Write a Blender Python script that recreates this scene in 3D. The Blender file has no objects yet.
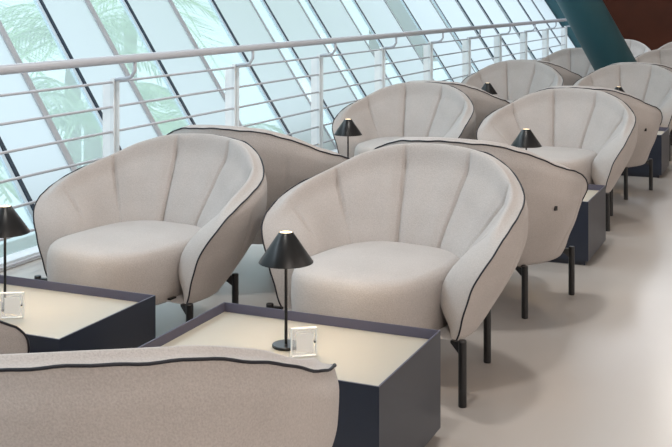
import bpy, bmesh, math, random
from mathutils import Vector, Matrix
random.seed(7)
C = bpy.context.scene.collection
PI = math.pi
H = 1.3                      # eye height; layout is written in eye heights, u() turns it into metres
def u(v): return v * H

# ------------------------------------------------------------------ camera
TH = math.radians(23.64)
cam = bpy.data.cameras.new('camera')
co = bpy.data.objects.new('camera', cam); C.objects.link(co)
co.location = (0, 0, H)
co.rotation_euler = (PI / 2, 0, TH)
cam.sensor_width = 36.0
cam.lens = 1060 / 672 * 36
cam.shift_y = -(223.5 + 1) / 672
cam.clip_start = 0.05; cam.clip_end = 300
bpy.context.scene.camera = co

# ------------------------------------------------------------------ world, lights, exposure
w = bpy.data.worlds.new('world'); bpy.context.scene.world = w
w.use_nodes = True
bg = w.node_tree.nodes['Background']
bg.inputs[0].default_value = (0.74, 0.90, 1.0, 1)
bg.inputs[1].default_value = 1.55
vs = bpy.context.scene.view_settings
vs.view_transform = 'Standard'; vs.look = 'None'; vs.gamma = 1; vs.use_curve_mapping = False
vs.exposure = 0.0

def area(loc, rot, size, sizey, power, col, shape='RECTANGLE', spread=None):
    l = bpy.data.lights.new('lamp', 'AREA'); l.energy = power; l.color = col
    l.shape = shape; l.size = size
    if shape in ('RECTANGLE', 'ELLIPSE'): l.size_y = sizey
    if spread: l.spread = spread
    o = bpy.data.objects.new('area_light', l); C.objects.link(o)  # shared by the overhead downlights and the added fill lights
    o.location = loc; o.rotation_euler = rot
    return o
WARM = (1.0, 0.95, 0.89)
for b, pw in ((1.2, 34), (3.2, 36), (5.4, 22), (7.6, 6), (9.8, 30)):
    area((u(-0.95), u(b), 3.5), (0, 0, 0), 0.3, 0.3, pw, WARM, 'DISK')
# added cool fill strip along the top of the glass wall, and added warm fill lights at right
for b in (0, 4, 8, 12):
    area((u(-3.7), u(b), 3.5), (0, math.radians(-50), 0), 1.2, 4.6, {0: 95, 4: 95, 8: 50, 12: 90}[b], (0.76, 0.90, 1.0))
    area((u(5.2), u(b), 2.2), (0, math.radians(80), 0), 2.2, 4.5, {0: 85, 4: 75, 8: 25, 12: 30}[b], (1.0, 0.86, 0.76))
area((u(2.6), u(-2.4), 2.9), (math.radians(62), 0, math.radians(35)), 3.0, 2.0, 140, (1.0, 0.89, 0.80))  # added warm fill from the front right, brightens the chair backs
area((u(-1.6), u(12.5), 3.5), (0, 0, 0), 1.6, 1.6, 60, (0.95, 0.96, 1.0))

# ------------------------------------------------------------------ materials
def mat(name, col, rough=0.5, metal=0.0, spec=0.5, noise=None, bump=None, sheen=0.0, coat=0.0):
    m = bpy.data.materials.new(name); m.use_nodes = True
    nt = m.node_tree; b = nt.nodes['Principled BSDF']
    b.inputs['Base Color'].default_value = (*col, 1)
    b.inputs['Roughness'].default_value = rough
    b.inputs['Metallic'].default_value = metal
    b.inputs['Specular IOR Level'].default_value = spec
    b.inputs['Sheen Weight'].default_value = sheen
    b.inputs['Coat Weight'].default_value = coat
    tc = nt.nodes.new('ShaderNodeTexCoord')
    if noise:
        scale, amt, detail = noise
        n = nt.nodes.new('ShaderNodeTexNoise'); n.inputs['Scale'].default_value = scale
        n.inputs['Detail'].default_value = detail
        r = nt.nodes.new('ShaderNodeValToRGB')
        r.color_ramp.elements[0].position = 0.3; r.color_ramp.elements[1].position = 0.7
        r.color_ramp.elements[0].color = (*[c * (1 - amt) for c in col], 1)
        r.color_ramp.elements[1].color = (*[min(1, c * (1 + amt)) for c in col], 1)
        nt.links.new(tc.outputs['Object'], n.inputs['Vector'])
        nt.links.new(n.outputs['Fac'], r.inputs['Fac'])
        nt.links.new(r.outputs['Color'], b.inputs['Base Color'])
    if bump:
        scale, st, dist = bump
        n2 = nt.nodes.new('ShaderNodeTexNoise'); n2.inputs['Scale'].default_value = scale
        n2.inputs['Detail'].default_value = 3
        bp = nt.nodes.new('ShaderNodeBump'); bp.inputs['Strength'].default_value = st
        bp.inputs['Distance'].default_value = dist
        nt.links.new(tc.outputs['Object'], n2.inputs['Vector'])
        nt.links.new(n2.outputs['Fac'], bp.inputs['Height'])
        nt.links.new(bp.outputs['Normal'], b.inputs['Normal'])
    return m

M = {}
def fabric():
    col = (0.455, 0.42, 0.403)
    m = mat('boucle_fabric', col, 0.95, spec=0.15, sheen=0.15)
    nt = m.node_tree; b = nt.nodes['Principled BSDF']
    tc = nt.nodes.new('ShaderNodeTexCoord')
    n1 = nt.nodes.new('ShaderNodeTexNoise'); n1.inputs['Scale'].default_value = 260; n1.inputs['Detail'].default_value = 4
    n2 = nt.nodes.new('ShaderNodeTexNoise'); n2.inputs['Scale'].default_value = 5; n2.inputs['Detail'].default_value = 3
    mx = nt.nodes.new('ShaderNodeMath'); mx.operation = 'MULTIPLY_ADD'; mx.inputs[1].default_value = 0.65
    mu = nt.nodes.new('ShaderNodeMath'); mu.operation = 'MULTIPLY'; mu.inputs[1].default_value = 0.35
    r = nt.nodes.new('ShaderNodeValToRGB')
    r.color_ramp.elements[0].position = 0.32; r.color_ramp.elements[1].position = 0.68
    r.color_ramp.elements[0].color = (*[c * 0.86 for c in col], 1)
    r.color_ramp.elements[1].color = (*[c * 1.13 for c in col], 1)
    bp = nt.nodes.new('ShaderNodeBump'); bp.inputs['Strength'].default_value = 0.35; bp.inputs['Distance'].default_value = 0.004
    for n in (n1, n2): nt.links.new(tc.outputs['Object'], n.inputs['Vector'])
    nt.links.new(n2.outputs['Fac'], mu.inputs[0])
    nt.links.new(n1.outputs['Fac'], mx.inputs[0]); nt.links.new(mu.outputs[0], mx.inputs[2])
    nt.links.new(mx.outputs[0], r.inputs['Fac']); nt.links.new(r.outputs['Color'], b.inputs['Base Color'])
    nt.links.new(n1.outputs['Fac'], bp.inputs['Height']); nt.links.new(bp.outputs['Normal'], b.inputs['Normal'])
    return m
M['fabric'] = fabric()
M['piping'] = mat('navy_piping', (0.006, 0.007, 0.014), 0.6)
M['black'] = mat('black_metal', (0.008, 0.008, 0.009), 0.38, spec=0.5)
M['lampblack'] = mat('satin_black_lamp', (0.007, 0.007, 0.008), 0.32, spec=0.4)
M['navy'] = mat('navy_lacquer', (0.018, 0.024, 0.040), 0.3, spec=0.6)
M['rim'] = mat('slate_lacquer', (0.075, 0.075, 0.115), 0.5, spec=0.4)
M['top'] = mat('cream_table_top', (0.43, 0.40, 0.34), 0.42, spec=0.4, noise=(3, 0.04, 3))
M['floor'] = mat('polished_floor', (0.47, 0.43, 0.40), 0.24, spec=0.45, noise=(0.8, 0.05, 6))
M['wood'] = mat('red_wood', (0.075, 0.017, 0.005), 0.55, spec=0.2, noise=(1.2, 0.25, 4))
M['teal'] = mat('teal_paint', (0.022, 0.085, 0.105), 0.45, spec=0.4)
M['plaster'] = mat('warm_plaster', (0.55, 0.50, 0.46), 0.9)
M['ceiling'] = mat('ceiling_paint', (0.72, 0.72, 0.72), 0.9)
M['rail'] = mat('painted_steel_grey', (0.50, 0.52, 0.57), 0.4, spec=0.5)
M['post'] = mat('painted_steel_white', (0.82, 0.86, 0.88), 0.4)
M['plate'] = mat('white_plate', (0.92, 0.94, 0.95), 0.5)
M['mull_dark'] = mat('dark_gasket', (0.014, 0.030, 0.055), 0.4)
M['mull_grey'] = mat('grey_frame', (0.42, 0.43, 0.46), 0.5)
M['mull_light'] = mat('pale_frame', (0.62, 0.74, 0.84), 0.45)
M['kerb'] = mat('white_kerb', (0.75, 0.77, 0.80), 0.6)
M['leaf'] = mat('leaf_green', (0.60, 0.74, 0.46), 0.5, noise=(2, 0.3, 2))
M['trunk'] = mat('palm_trunk', (0.25, 0.2, 0.15), 0.9)
M['card'] = mat('white_card', (0.80, 0.80, 0.78), 0.5)
M['print'] = mat('grey_print', (0.30, 0.29, 0.36), 0.6)

def sheet(name, t_amt, tcol, dcol, gloss=0.015):
    m = bpy.data.materials.new(name); m.use_nodes = True
    nt = m.node_tree; nt.nodes.clear()
    out = nt.nodes.new('ShaderNodeOutputMaterial')
    tr = nt.nodes.new('ShaderNodeBsdfTransparent'); tr.inputs[0].default_value = (*tcol, 1)
    tl = nt.nodes.new('ShaderNodeBsdfTranslucent'); tl.inputs[0].default_value = (*dcol, 1)
    gl = nt.nodes.new('ShaderNodeBsdfGlossy'); gl.inputs['Roughness'].default_value = 0.05
    m1 = nt.nodes.new('ShaderNodeMixShader'); m1.inputs[0].default_value = t_amt
    nt.links.new(tl.outputs[0], m1.inputs[1]); nt.links.new(tr.outputs[0], m1.inputs[2])
    m2 = nt.nodes.new('ShaderNodeMixShader'); m2.inputs[0].default_value = gloss
    nt.links.new(m1.outputs[0], m2.inputs[1]); nt.links.new(gl.outputs[0], m2.inputs[2])
    nt.links.new(m2.outputs[0], out.inputs[0])
    return m
M['glass'] = sheet('milky_glass', 0.68, (0.92, 0.97, 0.97), (0.82, 0.88, 0.86))
M['blind'] = sheet('translucent_panel', 0.0, (1, 1, 1), (0.85, 0.86, 0.865), 0.0)
m = bpy.data.materials.new('clear_acrylic'); m.use_nodes = True
nt = m.node_tree; nt.nodes.clear()
out = nt.nodes.new('ShaderNodeOutputMaterial'); tr = nt.nodes.new('ShaderNodeBsdfTransparent')
df = nt.nodes.new('ShaderNodeBsdfPrincipled'); df.inputs['Base Color'].default_value = (0.9, 0.92, 0.95, 1); df.inputs['Roughness'].default_value = 0.1
ms = nt.nodes.new('ShaderNodeMixShader'); ms.inputs[0].default_value = 0.22
nt.links.new(tr.outputs[0], ms.inputs[1]); nt.links.new(df.outputs[0], ms.inputs[2]); nt.links.new(ms.outputs[0], out.inputs[0])
M['acrylic'] = m
def emis(name, col, st):
    m = bpy.data.materials.new(name); m.use_nodes = True
    b = m.node_tree.nodes['Principled BSDF']
    b.inputs['Base Color'].default_value = (*col, 1)
    b.inputs['Emission Color'].default_value = (*col, 1); b.inputs['Emission Strength'].default_value = st
    return m
M['glow'] = emis('lamp_glow', (1.0, 0.78, 0.5), 2.2)

# ------------------------------------------------------------------ mesh helpers
def obj(name, bm, m, parent=None, smooth=False):
    me = bpy.data.meshes.new(name); bm.normal_update(); bm.to_mesh(me); bm.free()
    o = bpy.data.objects.new(name, me); C.objects.link(o)
    me.materials.append(M[m] if isinstance(m, str) else m)
    if smooth:
        for p in me.polygons: p.use_smooth = True
    if parent: o.parent = parent
    return o
def empty(name, loc, label, cat, rz=0, group=None):
    o = bpy.data.objects.new(name, None); C.objects.link(o); o.empty_display_size = 0.1
    o.location = loc; o.rotation_euler = (0, 0, rz)
    o['label'] = label; o['category'] = cat
    if group: o['group'] = group
    return o
def struct(o): o['kind'] = 'structure'; return o
def add_box(bm, x0, x1, y0, y1, z0, z1, bev=0):
    vs_ = [bm.verts.new((x, y, z)) for x in (x0, x1) for y in (y0, y1) for z in (z0, z1)]
    fs = []
    for f in ((0, 1, 3, 2), (4, 6, 7, 5), (0, 4, 5, 1), (2, 3, 7, 6), (0, 2, 6, 4), (1, 5, 7, 3)):
        fs.append(bm.faces.new([vs_[i] for i in f]))
    if bev:
        es = list({e for f in fs for e in f.edges})
        bmesh.ops.bevel(bm, geom=es, offset=bev, segments=2, affect='EDGES')
def box(*a, bev=0):
    bm = bmesh.new(); add_box(bm, *a, bev=bev)
    bmesh.ops.recalc_face_normals(bm, faces=bm.faces); return bm
def lathe(prof, n=40, cap=True):
    bm = bmesh.new(); rings = []
    for r, z in prof:
        rings.append([bm.verts.new((r * math.cos(2 * PI * i / n), r * math.sin(2 * PI * i / n), z)) for i in range(n)])
    for a, b in zip(rings, rings[1:]):
        for i in range(n):
            bm.faces.new((a[i], a[(i + 1) % n], b[(i + 1) % n], b[i]))
    if cap:
        bm.faces.new(rings[0][::-1]); bm.faces.new(rings[-1])
    bmesh.ops.recalc_face_normals(bm, faces=bm.faces)
    return bm
def tube(pts, r, n=10, bm=None, closed=False):
    bm = bm or bmesh.new(); pts = [Vector(p) for p in pts]; rings = []
    N = len(pts)
    up = None
    for i, p in enumerate(pts):
        t = (pts[min(i + 1, N - 1)] - pts[max(i - 1, 0)]).normalized()
        if up is None:
            up = Vector((0, 0, 1)) if abs(t.z) < 0.9 else Vector((1, 0, 0))
        x = t.cross(up).normalized(); y = x.cross(t).normalized(); up = y
        rings.append([bm.verts.new(p + x * (r * math.cos(2 * PI * k / n)) + y * (r * math.sin(2 * PI * k / n))) for k in range(n)])
    for a, b in zip(rings, rings[1:]):
        for k in range(n): bm.faces.new((a[k], a[(k + 1) % n], b[(k + 1) % n], b[k]))
    bm.faces.new(rings[0][::-1]); bm.faces.new(rings[-1])
    bmesh.ops.recalc_face_normals(bm, faces=bm.faces)
    return bm
def hexa(bm, q, d):
    """a solid sheet: quad q (4 points) thickened by the vector d"""
    q = [Vector(p) for p in q]; d = Vector(d)
    a = [bm.verts.new(p) for p in q]; b = [bm.verts.new(p + d) for p in q]
    bm.faces.new(a); bm.faces.new(b[::-1])
    for i in range(4):
        j = (i + 1) % 4
        bm.faces.new((a[j], a[i], b[i], b[j]))
    bmesh.ops.recalc_face_normals(bm, faces=bm.faces)

# ------------------------------------------------------------------ setting
ZC = 3.7
AG = -2.75; LEAN = 0.66
WB0, WB1 = -3.0, 16.2          # room extent along the rows
def ga(z): return u(AG) - LEAN * z          # x of the glass plane at height z
struct(obj('floor', box(u(AG) - 0.3, u(5.5), u(WB0), u(WB1) + 0.2, -0.12, 0), 'floor'))
struct(obj('ceiling', box(ga(ZC) - 0.2, u(5.5), u(WB0), u(WB1) + 0.2, ZC, ZC + 0.15), 'ceiling'))
bm = box(u(-6.5), u(5.5), u(WB1), u(WB1) + 0.15, 0, ZC)
struct(obj('wall_back', bm, 'wood'))
struct(obj('wall_right', box(u(5.5), u(5.5) + 0.15, u(WB0), u(WB1) + 0.15, 0, ZC), 'plaster'))
struct(obj('wall_front', box(u(-6.5), u(5.5), u(WB0) - 0.15, u(WB0), 0, ZC), 'plaster'))
# kerb at the foot of the glass
struct(obj('baseboard_left', box(u(AG) - 0.02, u(AG) + 0.09, u(WB0), u(WB1), 0, 0.035, bev=0.005), 'kerb'))
# sloping glazing: frame positions along the wall (in eye heights at eye level)
blacks = [1.35, 2.05, 2.75, 3.43, 4.15, 4.86, 5.80, 6.50, 7.22, 8.12, 9.28, 10.20, 11.0, 11.78, 12.66, 13.68, 14.46, 15.26]
greys = [1.05, 1.72, 2.40, 3.10, 3.78, 4.52, 5.31, 6.30, 7.04, 7.83, 8.81, 10.08, 10.93, 11.72, 12.55, 13.62, 14.42]
def slant(b0, b1, z0, z1, off, th):
    """quad in the glass plane, off = distance inward along its normal"""
    n = Vector((1, 0, LEAN)).normalized()
    bm = bmesh.new()
    q = [Vector((ga(z0), u(b0), z0)), Vector((ga(z0), u(b1), z0)), Vector((ga(z1), u(b1), z1)), Vector((ga(z1), u(b0), z1))]
    hexa(bm, [p + n * off for p in q], n * th)
    return bm
z0g, z1g = 0.02, ZC
k = 1; tn = 1
for g, bl in zip(greys, blacks):
    struct(obj('window_%d' % k, slant(g, bl, z0g, z1g, 0, 0.012), 'glass')); k += 1
for bl, g in zip(blacks, greys[1:]):
    struct(obj('window_%d' % k, slant(bl, g, z0g, z1g, 0, 0.012), 'blind')); k += 1
struct(obj('window_%d' % k, slant(blacks[-2] + .02, blacks[-1], z0g, z1g, 0, 0.012), 'blind')); k += 1
struct(obj('window_%d' % k, slant(WB0, greys[0], z0g, z1g, 0, 0.012), 'blind')); k += 1
for i, bl in enumerate(blacks):
    w_ = 0.020 if bl < 6 else 0.014
    struct(obj('trim_%d' % tn, slant(bl - w_ / 2, bl + w_ / 2, z0g, z1g, 0.0, 0.026), 'mull_dark')); tn += 1
    if bl < 10.5:
        struct(obj('trim_%d' % tn, slant(bl - w_ / 2 - 0.022, bl - w_ / 2 - 0.002, z0g, z1g, 0.0, 0.020), 'mull_light')); tn += 1
for i, g in enumerate(greys):
    w_ = 0.036 if g < 6 else 0.015
    struct(obj('trim_%d' % tn, slant(g - w_ / 2, g + w_ / 2, z0g, z1g, 0.0, 0.022), 'mull_grey')); tn += 1
struct(obj('trim_%d' % tn, slant(15.27, 15.75, z0g, z1g, -0.1, 0.3), 'teal')); tn += 1
struct(obj('wall_left', slant(15.75, WB1 + .1, z0g, z1g, -0.1, 0.2), 'teal'))

# ------------------------------------------------------------------ leaning teal column
bm = lathe([(0.235, -0.0), (0.235, ZC / math.cos(math.atan(0.55)) - 0.0)], 48)
for v in bm.verts:      # shear it to lean outward with level ends
    z = v.co.z * math.cos(math.atan(0.55)); v.co.x -= 0.55 * z; v.co.z = z
cl = obj('leaning_column', bm, 'teal', smooth=False)
for p in cl.data.polygons: p.use_smooth = len(p.vertices) == 4
cl.location = (u(-1.06), u(8.47), 0)
cl['label'] = 'thick dark teal round column leaning towards the glass wall'; cl['category'] = 'column'

# ------------------------------------------------------------------ lounge chair
def lerp(a, b, t): return a + (b - a) * t
def interp(tab, x):
    """smooth monotone curve through the table's points"""
    if x <= tab[0][0]: return tab[0][1]
    if x >= tab[-1][0]: return tab[-1][1]
    n = len(tab)
    d = [(tab[i + 1][1] - tab[i][1]) / (tab[i + 1][0] - tab[i][0]) for i in range(n - 1)]
    def tan_(i):
        if i == 0: return d[0]
        if i == n - 1: return d[-1]
        a, b = d[i - 1], d[i]
        return 0 if a * b <= 0 else 2 * a * b / (a + b)
    for i in range(n - 1):
        if x <= tab[i + 1][0]:
            h = tab[i + 1][0] - tab[i][0]; t = (x - tab[i][0]) / h
            return ((2*t**3 - 3*t*t + 1) * tab[i][1] + (t**3 - 2*t*t + t) * h * tan_(i)
                    + (-2*t**3 + 3*t*t) * tab[i + 1][1] + (t**3 - t*t) * h * tan_(i + 1))
Z0 = 0.150
RIM = [(-.2, .556), (0, .562), (.2, .556), (.39, .529), (.57, .484), (.75, .452), (.89, .424), (1, .392)]
ROUT = [(0, .262), (.12, .295), (.3, .338), (.5, .376), (.7, .397), (.85, .399), (1, .388)]
NARROW = [(0, -.05), (.3, .11), (.6, .165), (.8, .13), (1, .075)]
def rimz(s): return interp(RIM, abs(s)) - 0.006 * math.exp(-((abs(s) - 0.0) / .1) ** 2) * 0
def phi(s, t): return s * math.radians((94 + 13 * (1 - t ** 4)))
DARTS = [math.radians(d) for d in (-74, -35, 35, 74)]
def outer(s, t, crease=True):
    p = phi(s, t); r = interp(ROUT, t)
    q_ = max(0, (abs(s) - .5) / .5); r *= 1 - interp(NARROW, t) * q_ * q_ * (3 - 2 * q_)
    if crease:
        d = min(abs(p - q) for q in DARTS)
        r -= 0.006 * math.exp(-(d / 0.022) ** 2) * max(0, math.sin(PI * min(1, max(0, (t - .05) / .8)))) 
    z = lerp(Z0, rimz(s), t)
    return Vector((r * math.sin(p), r * math.cos(p) * 1.0, z))
SEAM = [math.radians(d) for d in (-52, -17.5, 17.5, 52)]
CREASE = [math.radians(d) for d in (-84, 84)]
# pad depth (distance of the inner face from the outer shell) against t
PAD = [(0, .05), (.3, .135), (.42, .142), (.55, .132), (.7, .110), (.82, .082), (.9, .060), (.95, .042), (.98, .024), (1, .0)]
def inner(s, t):
    o = outer(s, t, False); p = phi(s, t)
    e = max(0, 1 - abs(s) ** 12) ** 0.5
    d = interp(PAD, t) * e
    d = max(d, 0.0)
    bulge = 0
    f = min(1, max(0, (1 - t - .03) / .13))
    for n_, q in enumerate(SEAM):
        x = abs(p - q)
        g = 1.0 if n_ in (1, 2) else max(0.0, min(1.0, (t - .5) / .22)) * .8 + .2
        bulge -= (0.017 * math.exp(-(x / 0.013) ** 2) + 0.011 * math.exp(-(x / 0.085) ** 2)) * f * g
    for q in CREASE:
        x = abs(p - q)
        bulge -= 0.014 * math.exp(-(x / 0.022) ** 2) * math.exp(-((t - .74) / .12) ** 2)
    d = max(0, d + bulge * min(1, d / 0.03))
    puff = 0.024 * math.exp(-((t - .955) / .05) ** 2) * min(1, (1 - t) / .03) * max(0, 1 - abs(s) ** 6)
    rad = Vector((math.sin(p), math.cos(p), 0))
    return o - rad * d + Vector((0, 0, puff))
NS, NT = 280, 48
def tval(i):                # denser towards the rim
    x = i / NT; return 1 - (1 - x) ** 1.6
def sval(j):
    x = -1 + 2 * j / NS; return math.copysign(1 - (1 - abs(x)) ** 1.25, x)
def grid(fn):
    bm = bmesh.new()
    g = [[bm.verts.new(fn(sval(j), tval(i)) * H) for j in range(NS + 1)] for i in range(NT + 1)]
    for i in range(NT):
        for j in range(NS):
            bm.faces.new((g[i][j], g[i][j + 1], g[i + 1][j + 1], g[i + 1][j]))
    return bm, g
def make_shell():
    bm, g = grid(outer)
    # close the underside
    c = bm.verts.new((0, 0, Z0 * H + 0.012))
    for j in range(NS): bm.faces.new((g[0][j + 1], g[0][j], c))
    bm.faces.new((g[0][0], g[0][NS], c))
    return bm
def make_pad():
    bm, g = grid(inner); 
    for f in bm.faces: f.normal_flip()
    return bm
def make_seat():
    bm = bmesh.new(); N = 72
    # squircle plan, domed top, rounded shoulder, straight front face
    def ring(k, z, cx=0):
        vs_ = []
        for i in range(N):
            a = 2 * PI * i / N; ca, sa = math.cos(a), math.sin(a)
            e = 2.0 / 2.9
            x = math.copysign(abs(ca) ** e, ca) * 0.196 * k
            y = math.copysign(abs(sa) ** e, sa) * (0.235 if sa > 0 else 0.245) * k - 0.002
            vs_.append(bm.verts.new(Vector((x, y, z)) * H))
        return vs_
    prof = [(0.93, .142), (.97, .150), (.99, .18), (1.0, .22), (1.0, .255), (.992, .275), (.97, .290), (.93, .299), (.85, .304), (.6, .309), (.4, .311), (.2, .312)]
    rs = [ring(k, z) for k, z in prof]
    for a, b in zip(rs, rs[1:]):
        for i in range(N): bm.faces.new((a[i], a[(i + 1) % N], b[(i + 1) % N], b[i]))
    bm.faces.new(rs[0][::-1]); bm.faces.new(rs[-1])
    bmesh.ops.recalc_face_normals(bm, faces=bm.faces)
    return bm
def make_piping():
    pts = []
    n = 26
    for i in range(n): 
        t = i / n; pts.append(outer(-1, t, False))
    m_ = 90
    for j in range(m_ + 1):
        s = -1 + 2 * j / m_; pts.append(outer(s, 1, False))
    for i in range(n - 1, -1, -1):
        t = i / n; pts.append(outer(1, t, False))
    out = []
    for i, p in enumerate(pts):
        wob = 0.0009 * math.sin(i * 0.55) + 0.0007 * math.sin(i * 1.31 + 1)
        v = Vector((p.x, p.y, 0)); v.normalize()
        out.append((p + v * 0.0015 + Vector((0, 0, wob * (1 if n < i < n + m_ else 0)))) * H)
    return tube(out, 0.0030, 8)
LEGX, LEGYF, LEGYR = (.306, .210), -.100, .225
def make_chair(label, group):
    root = empty('lounge_chair', (0, 0, 0), label, 'armchair', 0, group)
    obj('shell', make_shell(), 'fabric', root, True)
    obj('backrest', make_pad(), 'fabric', root, True)
    obj('seat_cushion', make_seat(), 'fabric', root, True)
    p = obj('piping', make_piping(), 'piping', root, True); p['label'] = 'dark navy piping along the rim'
    bm = bmesh.new()
    add_box(bm, -.20 * H, .20 * H, -.07 * H, -.045 * H, .147 * H, .156 * H)
    add_box(bm, -.20 * H, .20 * H, .16 * H, .185 * H, .147 * H, .156 * H)
    add_box(bm, -.02 * H, .02 * H, -.07 * H, .185 * H, .147 * H, .156 * H)
    obj('base_frame', bm, 'black', root)
    for sx in (-1, 1):
        for lx, ly in ((LEGX[0] - .014, LEGYF), (LEGX[1], LEGYR)):
            x, y = sx * lx * H, ly * H
            bm = lathe([(0.0125, 0), (0.0135, 0.004), (0.0135, .160 * H), (0.012, .163 * H)], 20)
            bmesh.ops.translate(bm, verts=bm.verts, vec=(x, y, 0))
            # wedge bracket running to the base frame
            tx = sx * (abs(x) - 0.045); ty = y + (0.012 if ly < 0 else -0.02)
            q = [(x, y - 0.008, .122 * H), (x, y - 0.008, .157 * H), (tx, ty - 0.008, .156 * H), (tx, ty - 0.008, .150 * H)]
            hexa(bm, q, (0, 0.016, 0))
            lg = obj('leg', bm, 'black', root)
            for pl in lg.data.polygons: pl.use_smooth = False
    # small dark metal tag on the outside
    P = outer(-0.5, .58, False); n = Vector((P.x, P.y, 0)).normalized()
    bm = bmesh.new()
    P = Vector(P) * H; tz = Vector((-n.y, n.x, 0))
    q = [P - tz * .006 - Vector((0, 0, .009)), P + tz * .006 - Vector((0, 0, .009)), P + tz * .006 + Vector((0, 0, .009)), P - tz * .006 + Vector((0, 0, .009))]
    hexa(bm, [p - n * 0.004 for p in q], n * 0.010)
    obj('tag', bm, 'black', root)
    return root
def dup(root, label, group):
    r = root.copy(); C.objects.link(r); r['label'] = label
    if group: r['group'] = group
    for ch in root.children:
        c = ch.copy(); C.objects.link(c); c.parent = r
        for g in ch.children:
            d = g.copy(); C.objects.link(d); d.parent = c
    return r
GR, GL = 'lounge chairs in the aisle row', 'lounge chairs in the row beside the railing'
AR, AL = -1.03, -1.833
B1, B2, PER = 2.65, 3.505, 2.14
chairs = [  # a, b, rotz degrees, label, group
    (AR - .001, B1, -9, 'large beige tub armchair in the centre facing the viewer behind the nearest lamp table', GR),
    (AR + .03, B2, 180, 'beige armchair seen from behind, back to back with the central armchair', GR),
    (-1.01, 1.385, 212, 'nearest armchair, seen from behind and cropped at the bottom edge', GR),
    (AR, B1 + PER, -7, 'beige armchair facing the viewer behind the second aisle lamp table', GR),
    (AR + .03, B2 + PER, 180, 'beige armchair with its back to the second forward-facing aisle armchair', GR),
    (AR + .01, B1 + 2 * PER, -3, 'grey-looking armchair facing the viewer just in front of the leaning teal column', GR),
    (AR + .02, B2 + 2 * PER, 180, 'armchair turned away at the right edge, backing onto the one before the teal column', GR),
    (AR + .02, B1 + 3 * PER + .12, 0, 'pale armchair just beyond the foot of the teal column', GR),
    (AR, B1 + 4 * PER + .1, 5, 'distant pale armchair cut by the right edge of the picture', GR),
    (AL + .014, B1, -7, 'large beige armchair at left facing the viewer beside the railing', GL),
    (AL + .03, B2, 180, 'armchair seen from behind, back to back with the large left armchair', GL),
    (-1.69, 1.60, 170, 'armchair turned away at the lower left, before the left lamp table', GL),
    (AL + .045, B1 + PER + .06, -2, 'beige armchair by the railing facing the viewer, second from the front in its row', GL),
    (AL + .06, B2 + PER + .04, 180, 'armchair seen from behind, back to back with the second railing-side armchair', GL),
    (AL + .05, B1 + 2 * PER + .03, 0, 'small dark grey-looking armchair by the railing, third facing the viewer', GL),
    (AL + .05, B2 + 2 * PER, 180, 'railing-side armchair turned away behind the third forward-facing one', GL),
    (AL + .05, B1 + 3 * PER, -4, 'pale armchair by the railing just left of the teal column', GL),
    (AL + .08, B1 + 4 * PER + .1, 0, 'far pale armchair against the red wood wall right of the column', GL),
]
proto = None
for a, b, rz, lab, gp in chairs:
    if proto is None: o = proto = make_chair(lab, gp)
    else: o = dup(proto, lab, gp)
    o.location = (u(a), u(b), 0); o.rotation_euler = (0, 0, math.radians(rz))
    if lab.startswith('large beige armchair at left'): o.scale = (1.0, 1.0, .98)
    elif rz == 212: o.scale = (1, 1, .985)
    elif b > 4.5: o.scale = (.95, 1, 1) if gp == GL else (.975, 1, 1)

# ------------------------------------------------------------------ low tables, lamps, card holders
def make_table(label, group):
    r = empty('coffee_table', (0, 0, 0), label, 'table', 0, group)
    hx, hy, ht = u(.2835), u(.193), u(.241)
    wl = .004
    # body: four panels standing on a recessed plinth
    bm = bmesh.new()
    add_box(bm, -hx, hx, -hy, -hy + wl, .025, ht)
    add_box(bm, -hx, hx, hy - wl, hy, .025, ht)
    add_box(bm, -hx, -hx + wl, -hy + wl, hy - wl, .025, ht)
    add_box(bm, hx - wl, hx, -hy + wl, hy - wl, .025, ht)
    bmesh.ops.recalc_face_normals(bm, faces=bm.faces)
    obj('body', bm, 'navy', r)
    # slate edge lining the tray
    bm = bmesh.new(); e = 0.0005
    z0, z1 = ht - u(.026), ht + 0.001
    for (x0, x1, y0, y1) in ((-hx + e, hx - e, -hy + e, -hy + wl + .001), (-hx + e, hx - e, hy - wl - .001, hy - e),
                             (-hx + e, -hx + wl + .001, -hy + wl + .001, hy - wl - .001), (hx - wl - .001, hx - e, -hy + wl + .001, hy - wl - .001)):
        add_box(bm, x0, x1, y0, y1, z0, z1)
    o = obj('tray_edge', bm, 'rim', r); o['label'] = 'slate blue raised edge'
    o = obj('table_top', box(-hx + wl + .001, hx - wl - .001, -hy + wl + .001, hy - wl - .001, ht - u(.035), ht - u(.022)), 'top', r); o['label'] = 'cream inset top'
    obj('plinth', box(-hx + .02, hx - .02, -hy + .02, hy - .02, 0, .03), 'navy', r)
    return r
def make_lamp(label, group):
    r = empty('table_lamp', (0, 0, 0), label, 'lamp', 0, group)
    obj('base', lathe([(.039, 0), (.041, .002), (.041, .007), (.039, .009), (.004, .0095)], 40), 'lampblack', r)
    obj('stem', lathe([(.0045, .008), (.0045, u(.235))], 16), 'lampblack', r)
    zt, zb = u(.258), u(.190)
    sh = obj('lamp_shade', lathe([(.0195, zt), (.0215, zt - .002), (u(.0615), zb + .001), (u(.0615), zb), (u(.0600), zb), (.020, zt - .005)], 56, cap=False), 'lampblack', r, True)
    m_ = sh.modifiers.new('edge', 'EDGE_SPLIT'); m_.split_angle = math.radians(40)
    g = obj('bulb_cap', lathe([(.0, zt - .004), (.0185, zt - .004), (.0185, zt - .001), (.0, zt - .0005)], 32, cap=False), 'glow', r)
    g['label'] = 'warm glowing disc in the top of the shade'
    l = bpy.data.lights.new('lamp_light', 'POINT'); l.energy = 2.6; l.color = (1.0, 0.72, 0.42); l.shadow_soft_size = 0.02
    lo = bpy.data.objects.new('lamp_light', l); C.objects.link(lo); lo.parent = r; lo.location = (0.012, 0, zb + .02)
    return r
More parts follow.
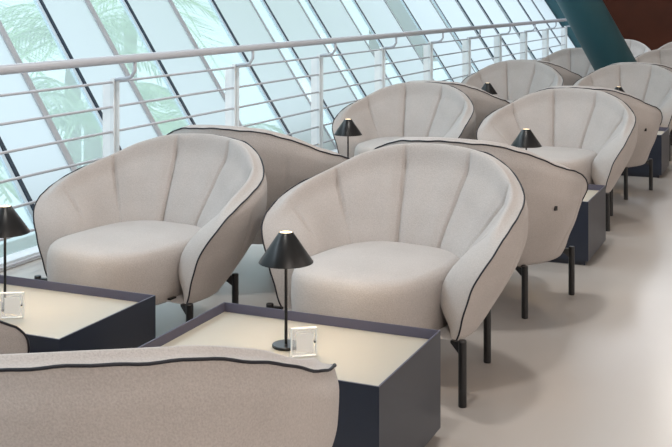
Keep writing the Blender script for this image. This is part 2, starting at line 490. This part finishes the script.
def make_sign(label, group):
    r = empty('card_holder', (0, 0, 0), label, 'sign', 0, group)
    w2, h2 = u(.0280), u(.062)
    bm = box(-w2, w2, -.006, .006, 0, h2, bev=.001)
    obj('acrylic_block', bm, 'acrylic', r)
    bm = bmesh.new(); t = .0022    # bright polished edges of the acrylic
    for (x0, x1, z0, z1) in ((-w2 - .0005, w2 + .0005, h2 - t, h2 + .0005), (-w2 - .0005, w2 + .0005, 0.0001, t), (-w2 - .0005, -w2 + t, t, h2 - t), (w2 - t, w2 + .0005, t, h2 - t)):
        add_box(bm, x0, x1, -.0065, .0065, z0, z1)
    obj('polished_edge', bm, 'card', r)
    c = obj('paper_card', box(-w2 + .014, w2 - .010, -.0075, -.0066, .014, h2 - .014), 'card', r); c['label'] = 'small white paper card'
    bm = box(w2 - .0075, w2 - .0035, -.0085, .0085, h2 * .48, h2 * .54)
    obj('corner_pin', bm, 'black', r)
    return r
tables = [
    (-1.037, 2.125, 'nearest navy and cream tray table in front of the central armchair'),
    (-1.795, 2.108, 'navy and cream tray table at the left edge in front of the large left armchair'),
    (AR + .022, 4.20, 'navy block table between the two nearest aisle armchair pairs'),
    (AL + .03, 4.24, 'low table by the railing under the second railing-side lamp'),
    (AR + .04, 6.33, 'aisle-row low table under the lamp before the teal column'),
    (AL + .05, 6.42, 'low table by the railing beneath its farthest visible lamp'),
]
LL = ['black cone table lamp on the nearest tray table', 'black cone table lamp at the far left edge of the picture',
      'black cone lamp in front of the second forward-facing aisle armchair', 'black cone lamp before the second railing-side armchair',
      'small black cone lamp before the armchair at the teal column', 'farthest black cone lamp before the third railing-side armchair']
tp = lp = sp = None
ztop = u(.241) - u(.022)
for i, (a, b, lab) in enumerate(tables):
    if tp is None: t = tp = make_table(lab, 'low tray tables')
    else: t = dup(tp, lab, 'low tray tables')
    t.location = (u(a), u(b), 0)
    if lp is None: l = lp = make_lamp(LL[i], 'black cone table lamps')
    else: l = dup(lp, LL[i], 'black cone table lamps')
    l.location = (u(a + (-.02, -.045, 0, 0, 0, 0)[i]), u(b + (.01, .01, .01, .01, .13, .01)[i]), ztop + .0005)
    if i < 2:
        lb = ['clear acrylic card holder beside the lamp on the nearest table', 'clear acrylic card holder on the table at the left edge'][i]
        if sp is None: s = sp = make_sign(lb, 'acrylic card holders')
        else: s = dup(sp, lb, 'acrylic card holders')
        s.location = ((u(-.993), u(2.093), ztop + .0008) if i == 0 else (u(-1.766), u(2.058), ztop + .0008))
        s.rotation_euler = (0, 0, TH + math.radians(12 if i == 0 else 5))

# ------------------------------------------------------------------ railing
rl = empty('railing', (u(-2.45), u(6.5), 0), 'long grey steel railing with thin horizontal bars along the glass wall', 'railing')
ox, oy = u(-2.45), u(6.5)
def rel(bm):
    bmesh.ops.translate(bm, verts=bm.verts, vec=(-ox, -oy, 0)); return bm
PA, RA, RZ = u(-2.45), u(-2.35), u(.772)
y0r, y1r = u(-1), u(12.15)
obj('handrail', rel(tube([(RA, y0r, RZ), (RA, y1r, RZ)], u(.0165), 20)), 'rail', rl, True)
for k_ in range(7):
    z = u(.677 - .0965 * k_)
    obj('bar', rel(tube([(PA, y0r, z), (PA, y1r, z)], u(.0052), 8)), 'rail', rl, True)
for n_ in range(-4, 10):
    b = 3.433 + .963 * n_
    y = u(b)
    bm = bmesh.new()
    add_box(bm, PA - .010, PA + .014, y - .012, y - .004, 0, u(.693))
    add_box(bm, PA - .004, PA + .030, y + .004, y + .012, 0, u(.690))
    bmesh.ops.recalc_face_normals(bm, faces=bm.faces)
    po = obj('post', rel(bm), 'post', rl)
    obj('post_plate', rel(box(PA - .060, PA - .010, y - .006, y + .002, 0, u(.675))), 'plate', po)
    pts = [(PA + .005, y, u(.685)), (PA + .04, y, u(.690)), (PA + .08, y, u(.692)), (PA + .11, y, u(.700)), (RA, y, u(.722)), (RA, y, u(.760))]
    obj('bracket', rel(tube(pts, .0095, 8)), 'rail', po, True)

# ------------------------------------------------------------------ palms outside, beyond the glass
def palm(loc, h, n, L, seed, label):
    rnd = random.Random(seed)
    r = empty('palm_tree', loc, label, 'tree', rnd.random() * 6, 'palms beyond the glass')
    obj('trunk', tube([(0, 0, -2.5), (0.05, 0, h * .4), (0, 0.03, h)], .09, 10), 'trunk', r, True)
    for f in range(n):
        az = 2 * PI * f / n + rnd.uniform(-.2, .2); el = rnd.uniform(-.2, 1.1)
        bm = bmesh.new(); d = Vector((math.cos(az), math.sin(az), 0)); side = Vector((-d.y, d.x, 0))
        pts = []
        for k_ in range(14):
            q = k_ / 13; rr = L * (q * math.cos(el) + .0 * q); zz = h + L * (math.sin(el) * q - .75 * q * q)
            pts.append(d * rr + Vector((0, 0, zz)))
        for k_ in range(1, 38):
            q = k_ / 38 * 13; i0 = int(q); p = pts[i0].lerp(pts[min(13, i0 + 1)], q - i0)
            ll = L * .36 * math.sin(PI * min(1, .12 + .85 * k_ / 38)) 
            for sg in (-1, 1):
                tip = p + side * sg * ll + d * ll * .55 + Vector((0, 0, -ll * rnd.uniform(.15, .5)))
                mid = p.lerp(tip, .4); wv = d * .014
                vs_ = [bm.verts.new(x) for x in (p, mid + wv, tip, mid - wv)]
                bm.faces.new(vs_)
        tube(pts, .012, 5, bm)
        obj('frond', bm, 'leaf', r)
k_ = 0
for (a, b, h, L) in ((-4.9, 4.6, .3, 1.5), (-4.7, 6.3, .2, 1.5), (-6.3, 5.9, .7, 1.7), (-5.9, 7.7, .9, 1.7), (-4.6, 7.9, -.3, 1.4), (-7.6, 7.3, 1.3, 1.8), (-6.6, 9.6, 1.4, 1.8)):
    palm((u(a), u(b), 0), h, 20, L, k_ + 3, 'pale green palm fronds seen through the milky glass'); k_ += 1
